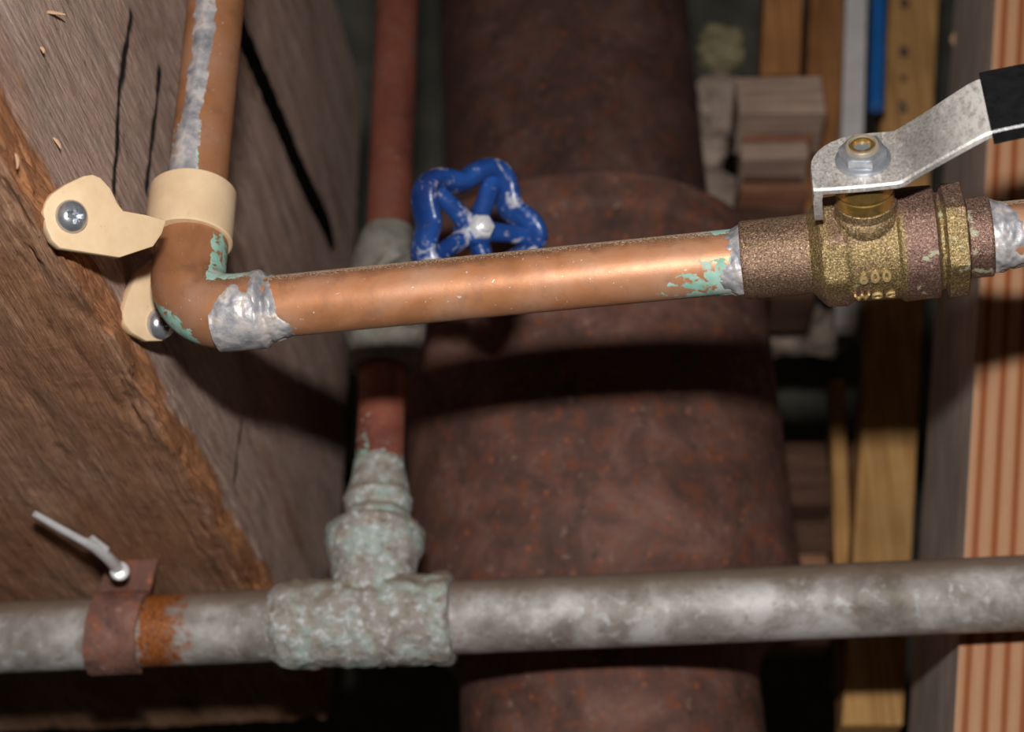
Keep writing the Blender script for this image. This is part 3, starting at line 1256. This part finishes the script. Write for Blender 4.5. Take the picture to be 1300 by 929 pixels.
def galv():
    print('galv pix', [tuple(round(q) for q in pix(TC + GD * (t * MM))) for t in (-120, 0, 100, 200)])
    th = thing('galvanised_pipe', 'long grey weathered galvanised pipe running level below the copper pipe', 'pipe', TC)
    g = G()
    rev(g, TC, GD, Z, [(-230 + i * 2, R_G) for i in range(114)], 64, 0.06, 300)
    rust = []
    # the strap's stains
    for p in g.v:
        t = (p - TC).dot(GD) / MM
        rust.append(0.66 * max(0, 1 - abs(t + 70) / 17) + 0.3 * max(0, 1 - abs(t + 48) / 30) + 0.05)
    g.at = {'rust': rust}
    link('left_length', g, MGAL, th)
    g = G()
    rev(g, TC, GD, Z, [(2 + i * 2, R_G) for i in range(160)], 64, 0.06, 300)
    g.at = {'rust': [0.62 * max(0, 1 - abs(((p - TC).dot(GD) / MM) - 27) / 3) + 0.5 * max(0, 1 - abs(((p - TC).dot(GD) / MM) - 107) / 1.6) for p in g.v]}
    link('right_length', g, MGAL, th)

    th2 = thing('pipe_tee', 'crusted grey-green tee fitting on the galvanised pipe, under the riser', 'pipe fitting', TC)
    g = G()
    st = [(-33.5, 11.4), (-32, 12.4), (-30, 13.8), (-25, 14.2), (-22.5, 13.6), (-18, 13.8), (-9, 14.2), (9, 14.2), (14, 13.8), (17, 14.0), (18, 14.6), (22.4, 14.8), (23.5, 14.0), (24, 11.6)]
    st2 = []
    for (t0, r0), (t1, r1) in zip(st, st[1:]):
        k = max(1, int((t1 - t0) / 0.9))
        st2 += [(t0 + (t1 - t0) * i / k, r0 + (r1 - r0) * i / k) for i in range(k)]
    st2.append(st[-1])
    rev(g, TC, GD, Z, st2, 80, 1.0, 240)
    link('tee_run', g, MCRU, th2)
    g = G()
    st = [(6, 13.0), (14, 13.2), (18, 13.4), (21, 14.2), (22.5, 15.2), (25, 15.9), (29, 15.9), (31, 15.3), (32, 14.0), (32.2, 9)]
    st2 = []
    for (t0, r0), (t1, r1) in zip(st, st[1:]):
        k = max(1, int(abs(t1 - t0) / 0.8))
        st2 += [(t0 + (t1 - t0) * i / k, r0 + (r1 - r0) * i / k) for i in range(k)]
    st2.append(st[-1])
    rev(g, TC - RIGHT * (2 * MM), Z, RIGHT, st2, 72, 0.65, 260)
    link('tee_branch', g, MCRU, th2)


galv()


def riser():
    O = TC - RIGHT * (1.5 * MM)
    print('riser pix', [tuple(round(q) for q in pix(O + Z * (t * MM))) for t in (0, 32, 50, 75, 130, 250)])
    th = thing('copper_riser', 'old reddish copper riser rising out of the crusted tee into the gate valve', 'pipe', O + Z * (32 * MM))
    zv0 = (z_on_vertical(O, 470).z - O.z) / MM
    zv1 = (z_on_vertical(O, 296).z - O.z) / MM
    g = G()
    rev(g, O, Z, RIGHT, tube_rows(O, Z, 34, zv0 + 4, 7.9, 1.2), 56)
    g.at = {'verdigris': [max(0.0, 0.95 * (1 - ((p - O).z / MM - 44) / 18)) + (0.35 if (p - O).dot(RIGHT) < -3 * MM else 0.12) for p in g.v]}
    link('lower_pipe', g, MCUL, th)
    g = G()
    rev(g, O, Z, RIGHT, tube_rows(O, Z, zv1 - 4, zv1 + 190, 7.9, 1.5), 56)
    g.at = {'verdigris': [0.05] * len(g.v)}
    link('upper_pipe', g, MCUR, th)
    g = G()
    st = [(31, 10.5), (32, 11.6), (34.5, 11.4), (36, 10.8), (37, 10.0), (39.5, 11.0), (42, 11.2), (44, 10.2), (49, 9.2), (54, 8.4), (57, 7.6)]
    st2 = []
    for (t0, r0), (t1, r1) in zip(st, st[1:]):
        k = max(1, int(abs(t1 - t0) / 0.8))
        st2 += [(t0 + (t1 - t0) * i / k, r0 + (r1 - r0) * i / k) for i in range(k)]
    st2.append(st[-1])
    rev(g, O, Z, RIGHT, st2, 64, 0.5, 300)
    link('threaded_adapter', g, MCRU, th)

    # gate valve
    mid = O + Z * ((zv0 + zv1) / 2 * MM)
    H = (zv1 - zv0) / 2
    print('gate valve half height', H, pix(mid), depth(mid))
    WC = P(603, 292, 562)
    ax = (WC - mid).normalized()
    ax = (WC - (mid + Z * (2 * MM))).normalized()
    tv_ = thing('gate_valve', 'corroded gate valve with a blue five-lobed handwheel, behind the copper pipe', 'valve', mid)
    g = G()
    st = [(-H, 8.2), (-H, 10.4), (-H + 1, 11.2), (-H + 8, 12.2), (-H + 11, 13.2), (-H + 14, 14.0), (0, 14.5), (H - 18, 12.8), (H - 13, 12.4), (H - 8, 11.4), (H - 1, 9.8), (H, 9.2), (H, 8.2)]
    rev(g, mid, Z, RIGHT, st, 48, 0.4, 260)
    L = (WC - mid).length / MM
    rev(g, mid, ax, Z, [(0, 12), (14, 12), (15, 13.5, 6), (20, 13.5, 6), (21, 9.5), (L * 0.5, 8.5), (L * 0.55, 6.0)], 48, 0.3, 260)
    link('valve_body', g, MGBR, tv_)
    g = G()
    rev(g, mid, ax, Z, [(L * 0.5, 3.2), (L + 1, 3.2)], 24)
    link('stem', g, MBRB, tv_)
    # handwheel
    a, x, y = frame(camdir(0.48, 0.16, -0.86), UP)
    x = (UP - a * UP.dot(a)).normalized()
    y = RIGHT - a * RIGHT.dot(a) - x * RIGHT.dot(x)
    y.normalize()
    g = G()
    ang0 = math.radians(67)
    path = []
    m = 160
    for i in range(m):
        an = 2 * PI * i / m
        r = 17.4 + 2.4 * math.cos(5 * (an - ang0))
        path.append(WC + (y * math.cos(an) + x * math.sin(an)) * (r * MM) + a * (0.6 * math.cos(5 * (an - ang0)) * MM))
    sweep(g, path, 3.3, 24, closed=True, flat=(a, 1.9))
    wheel = link('handwheel', g, MBLU, tv_)
    g = G()
    rev(g, WC, a, x, [(-4, 5.2), (1.5, 5.6), (3.2, 5.0), (3.4, 3)], 32)
    link('wheel_hub', g, MBLU, wheel)
    for k in range(5):
        an = ang0 + 2 * PI * k / 5
        dr = y * math.cos(an) + x * math.sin(an)
        g = G()
        sweep(g, [WC + dr * (4 * MM), WC + dr * (9 * MM) + a * (1.0 * MM), WC + dr * (14 * MM) + a * (1.2 * MM), WC + dr * (19 * MM)], [3.2, 2.8, 2.8, 3.2], 16)
        link('spoke', g, MBLU, wheel)
    g = G()
    rev(g, WC, a, x, [(2.5, 4.0, 6), (5.2, 4.0, 6), (5.9, 3.4, 6)], 36)
    rev(g, WC, a, x, [(5.5, 2.0), (7.2, 2.0), (7.6, 1.4)], 20)
    link('wheel_nut', g, MNAIL, tv_)


riser()

# ------------------------------------------------------------------ rusty hanger strap and bent nail
def hanger():
    xs = -81.5
    c = TC + GD * (xs * MM)
    print('hanger pix', pix(c), depth(c))
    th = thing('hanger_strap', 'rust-brown iron strap hung from the joist around the galvanised pipe', 'pipe hanger', c)
    wd = 8.2
    fw = Z.cross(GD)                       # roughly +Y or -Y
    if fw.dot(FWD) < 0:
        fw = -fw
    r = R_G + 0.9
    path = []
    for i in range(25):
        an = math.radians(-100 + 215 * i / 24)
        path.append((-math.cos(an) * r, math.sin(an) * r))          # (toward +fw, z)
    path = [(p_, q_) for p_, q_ in path]
    top = path[-1]
    path = path[:-7]
    last = path[-1]
    path += [(last[0] + 0.6, last[1] + 3), (last[0] + 1.0, last[1] + 9), (last[0] + 2.2, last[1] + 23)]
    g = G()
    rows = []
    m = len(path)
    for i in range(m):
        p0, p1 = path[max(0, i - 1)], path[min(m - 1, i + 1)]
        dl = math.hypot(p1[0] - p0[0], p1[1] - p0[1])
        nx, ny = -(p1[1] - p0[1]) / dl, (p1[0] - p0[0]) / dl
        sk = -0.14 * (path[i][1] * -1)
        row = []
        for wq, q in ((-wd, 0), (wd, 0), (wd, 1.3), (-wd, 1.3)):
            ww = wq + 0.5 * nz(i * 0.4, wq)
            row.append(c + GD * ((ww + sk) * MM) + fw * ((path[i][0] + nx * q) * MM) + Z * ((path[i][1] + ny * q) * MM))
        rows.append(row)
    g.grid(rows, close_u=True, cap0=True, cap1=True)
    link('strap_band', g, MRUS, th, smooth=True)

    d = 585
    nl = thing('bent_nail', 'bright bent nail sticking out above the rusty hanger strap', 'nail', P(150, 722, d))
    g = G()
    sweep(g, [P(157, 728, d + 6), P(150, 722, d - 2), P(135, 706, d - 10), P(118, 692, d - 16), P(104, 686, d - 19), P(75, 670, d - 24), P(44, 652, d - 30)],
          [1.7, 1.9, 1.8, 1.7, 1.2, 1.15, 1.0], 16)
    link('shank', g, MNAIL, nl)
    g = G()
    aN = (P(150, 722, d - 2) - P(157, 728, d + 6)).normalized()
    rev(g, P(152, 725, d - 2), camdir(0.2, 0.3, -1), UP, [(-0.6, 2.4), (0.0, 3.0), (0.9, 2.8), (1.3, 1.6)], 24)
    link('head', g, MNAIL, nl)
    g = G()
    sweep(g, [P(116, 683, d - 16), P(134, 698, d - 12)], [1.1, 1.4], 12)
    link('bent_tip', g, MNAIL, nl)


hanger()

# ------------------------------------------------------------------ stud at right
def right_stud():
    # front pine face corner line and the grey side running back
    pb, pt = P(1221, 760, 604), P(1264, 0, 668)
    up = (pt - pb).normalized()
    pb = pb - up * 0.12
    H = (pt - pb).length + 0.1
    back = Vector((math.sin(math.radians(2.5)), math.cos(math.radians(2.5)), 0))
    back = (back - up * back.dot(up)).normalized()
    side = up.cross(back)
    if side.dot(RIGHT) < 0:
        side = -side
    side = (side * 0.99 - back * 0.16).normalized()
    th = thing('pine_stud', 'pine stud with orange growth lines and a dusty grey side, at the right edge', 'stud', pb)
    W, D = 0.09, 0.12
    g = G()
    n = 40
    rows = [[pb + up * (H * i / n) + side * (W * j / 8) for j in range(9)] for i in range(n + 1)]
    g.grid(rows)
    g.uv = [(W * j / 8, H * i / n) for i in range(n + 1) for j in range(9)]
    link('pine_face', g, MPIN, th, smooth=False)
    g = G()
    c = pb + up * (H / 2) + side * (W / 2) + back * (D / 2 + 0.0003)
    g.box(c, side * (W / 2), back * (D / 2), up * (H / 2))
    o = link('grey_side', g, MGREYW, th, smooth=False)
    o['label'] = 'dusty grey side of the stud'
    nrm = up.cross(back)
    for px, py in ((1211, 58),):
        q = hit(px, py, pb, nrm)
        if nrm.dot(RIGHT) < 0:
            nrm = -nrm
        g = G()
        sweep(g, [q - nrm * (0.2 * MM), q - nrm * (0.8 * MM) + up * (3 * MM), q - nrm * (0.2 * MM) + up * (6 * MM)], [0.3, 1.0, 0.3], 8)
        link('splinter', g, MSPL, th)


right_stud()

# ------------------------------------------------------------------ boards, slats and rubble at the back right
def vboard(name, xl, xr, ytop, ybot, d, thick, mat, parent=None, yref=200, yaw=0.0, bevel=0.0008, tilt=0.0):
    pl, pr = P(xl, yref, d), P(xr, yref, d)
    c = (pl + pr) / 2
    W = (pr - pl).length / 2
    zt, zb = z_on_vertical(c, ytop), z_on_vertical(c, ybot)
    xx = Vector((math.cos(yaw), math.sin(yaw), 0))
    yy = Vector((-math.sin(yaw), math.cos(yaw), 0))
    zz = (Z + xx * tilt).normalized()
    sh = (zt - zb).length / 2
    g = G()
    g.box(c + zz * (((zt + zb) / 2 - c).dot(Z)) + yy * (thick / 2 * MM), xx * W, yy * (thick / 2 * MM), zz * ((zt - zb).length / 2))
    return link(name, g, mat, parent, smooth=False, bevel=bevel)


def back_right():
    o = vboard('board', 1019, 1068, -60, 330, 858, 22, MORG, tilt=0.115)
    tag(o, 'narrow orange-brown upright board left of the white strip', 'board')
    o = vboard('board', 968, 1018, -60, 92, 842, 18, MORG, yref=40, tilt=0.1)
    tag(o, 'short orange board hanging at the top beside the rubble', 'board')
    o = vboard('trim_strip', 1067, 1096, -60, 415, 838, 8, MWHT, tilt=0.115)
    tag(o, 'dusty white upright strip behind the lever', 'strip')
    g = G()
    c = P(1108, 100, 832)
    zb, zt = z_on_vertical(c, 138), z_on_vertical(c, -60)
    rev(g, zb, Z + RIGHT * 0.115, RIGHT, [(0, 3.1), (0.4, 3.5), ((zt - zb).length / MM, 3.5)], 32)
    tag(link('blue_tube', g, MBLT), 'bright blue plastic tube ending above the lever', 'tube')
    th = thing('stamped_board', 'tan upright board with small dark ink stamps, beside the grey stud', 'board', P(1150, 200, 850))
    o = vboard('plank', 1116, 1182, -60, 930, 858, 20, MTAN, th, tilt=0.15)
    fr = P(1142, 200, 851)
    for txt, py, sz in (('8', 10, 8), ('8', 72, 8.5), ('x', 103, 6.5), ('5', 143, 9)):
        q = z_on_vertical(P(1146, 200, 855.2), py)
        q = q + RIGHT * ((q.z - P(1146, 200, 855.2).z) * 0.115)
        vs, fs = text_mesh(txt, sz, 0.15)
        g = G()
        g.v = [q + Vector((v.x * MM, -v.z * MM - 0.0004, v.y * MM)) for v in vs]
        g.f = fs
        link('ink_stamp', g, MINK, th, smooth=False)
    o = vboard('board', 1058, 1078, 480, 905, 790, 10, MTAN, yref=640, tilt=0.06)
    tag(o, 'thin pale strip of wood standing low between the slats and a brown stick', 'board')
    o = vboard('board', 1083, 1108, 560, 905, 800, 16, MBRN, yref=660, tilt=0.06)
    tag(o, 'small brown stick standing low behind the grey pipe', 'board')
    # slats
    th = thing('slat_pile', 'stack of brown and grey wooden slats between the rubble and the orange board', 'wood pile', P(990, 280, 815))
    for y0, y1, x0, x1, d, m in ((97, 143, 936, 1046, 812, MGRS), (152, 178, 944, 1032, 822, MBRN), (180, 201, 940, 1026, 816, MGRS), (204, 230, 944, 1018, 826, MDKW),
                                 (232, 243, 940, 1026, 816, MBRN), (246, 300, 936, 1024, 824, MDKW), (302, 345, 930, 1030, 818, MBRN), (560, 640, 985, 1052, 822, MDKW),
                                 (642, 700, 985, 1060, 828, MDKW), (702, 800, 960, 1056, 812, MBRN), (346, 378, 930, 1034, 826, MDKW)):
        vboard('slat', x0, x1, y0, y1, d, 30, m, th, yref=(y0 + y1) / 2, yaw=random.uniform(-0.05, 0.05), tilt=random.uniform(-0.015, 0.015))
    # rubble
    th = thing('rubble_pier', 'crumbling grey rubble and mortar just right of the rusty stack', 'masonry', P(915, 420, 830))

    def stone(px, py, d, rx, ry, m, seed):
        c = P(px, py, d)
        bm = bmesh.new()
        bmesh.ops.create_icosphere(bm, subdivisions=4, radius=1.0)
        g = G()
        for v in bm.verts:
            q = v.co.copy()
            q = Vector([math.copysign(abs(k_) ** 0.7, k_) for k_ in q])
            q *= 1 + 0.22 * mnoise.fractal(q * 1.6 + Vector((seed, 0, 0)), 0.8, 2, 4)
            g.v.append(c + Vector((q.x * rx * MM, q.y * rx * 0.8 * MM, q.z * ry * MM)))
        bm.verts.index_update()
        g.f = [tuple(v.index for v in f.verts) for f in bm.faces]
        bm.free()
        link('stone', g, m, th)
    stone(914, 62, 880, 11, 10, MSTONEY, 3)
    stone(916, 132, 872, 12, 15, MSTONE, 8)
    stone(898, 190, 874, 9, 10, MSTONE, 14)
    stone(908, 262, 868, 13, 17, MSTONE, 21)
    stone(896, 340, 866, 14, 15, MSTONE, 30)
    stone(986, 415, 884, 20, 12, MSTONE, 41)
    stone(1044, 424, 884, 11, 10, MSTONE, 47)
    stone(1090, 404, 884, 9, 7, MSTONEY, 52)


back_right()

for o in bpy.data.objects:
    if '_loc' in o:
        del o['_loc']
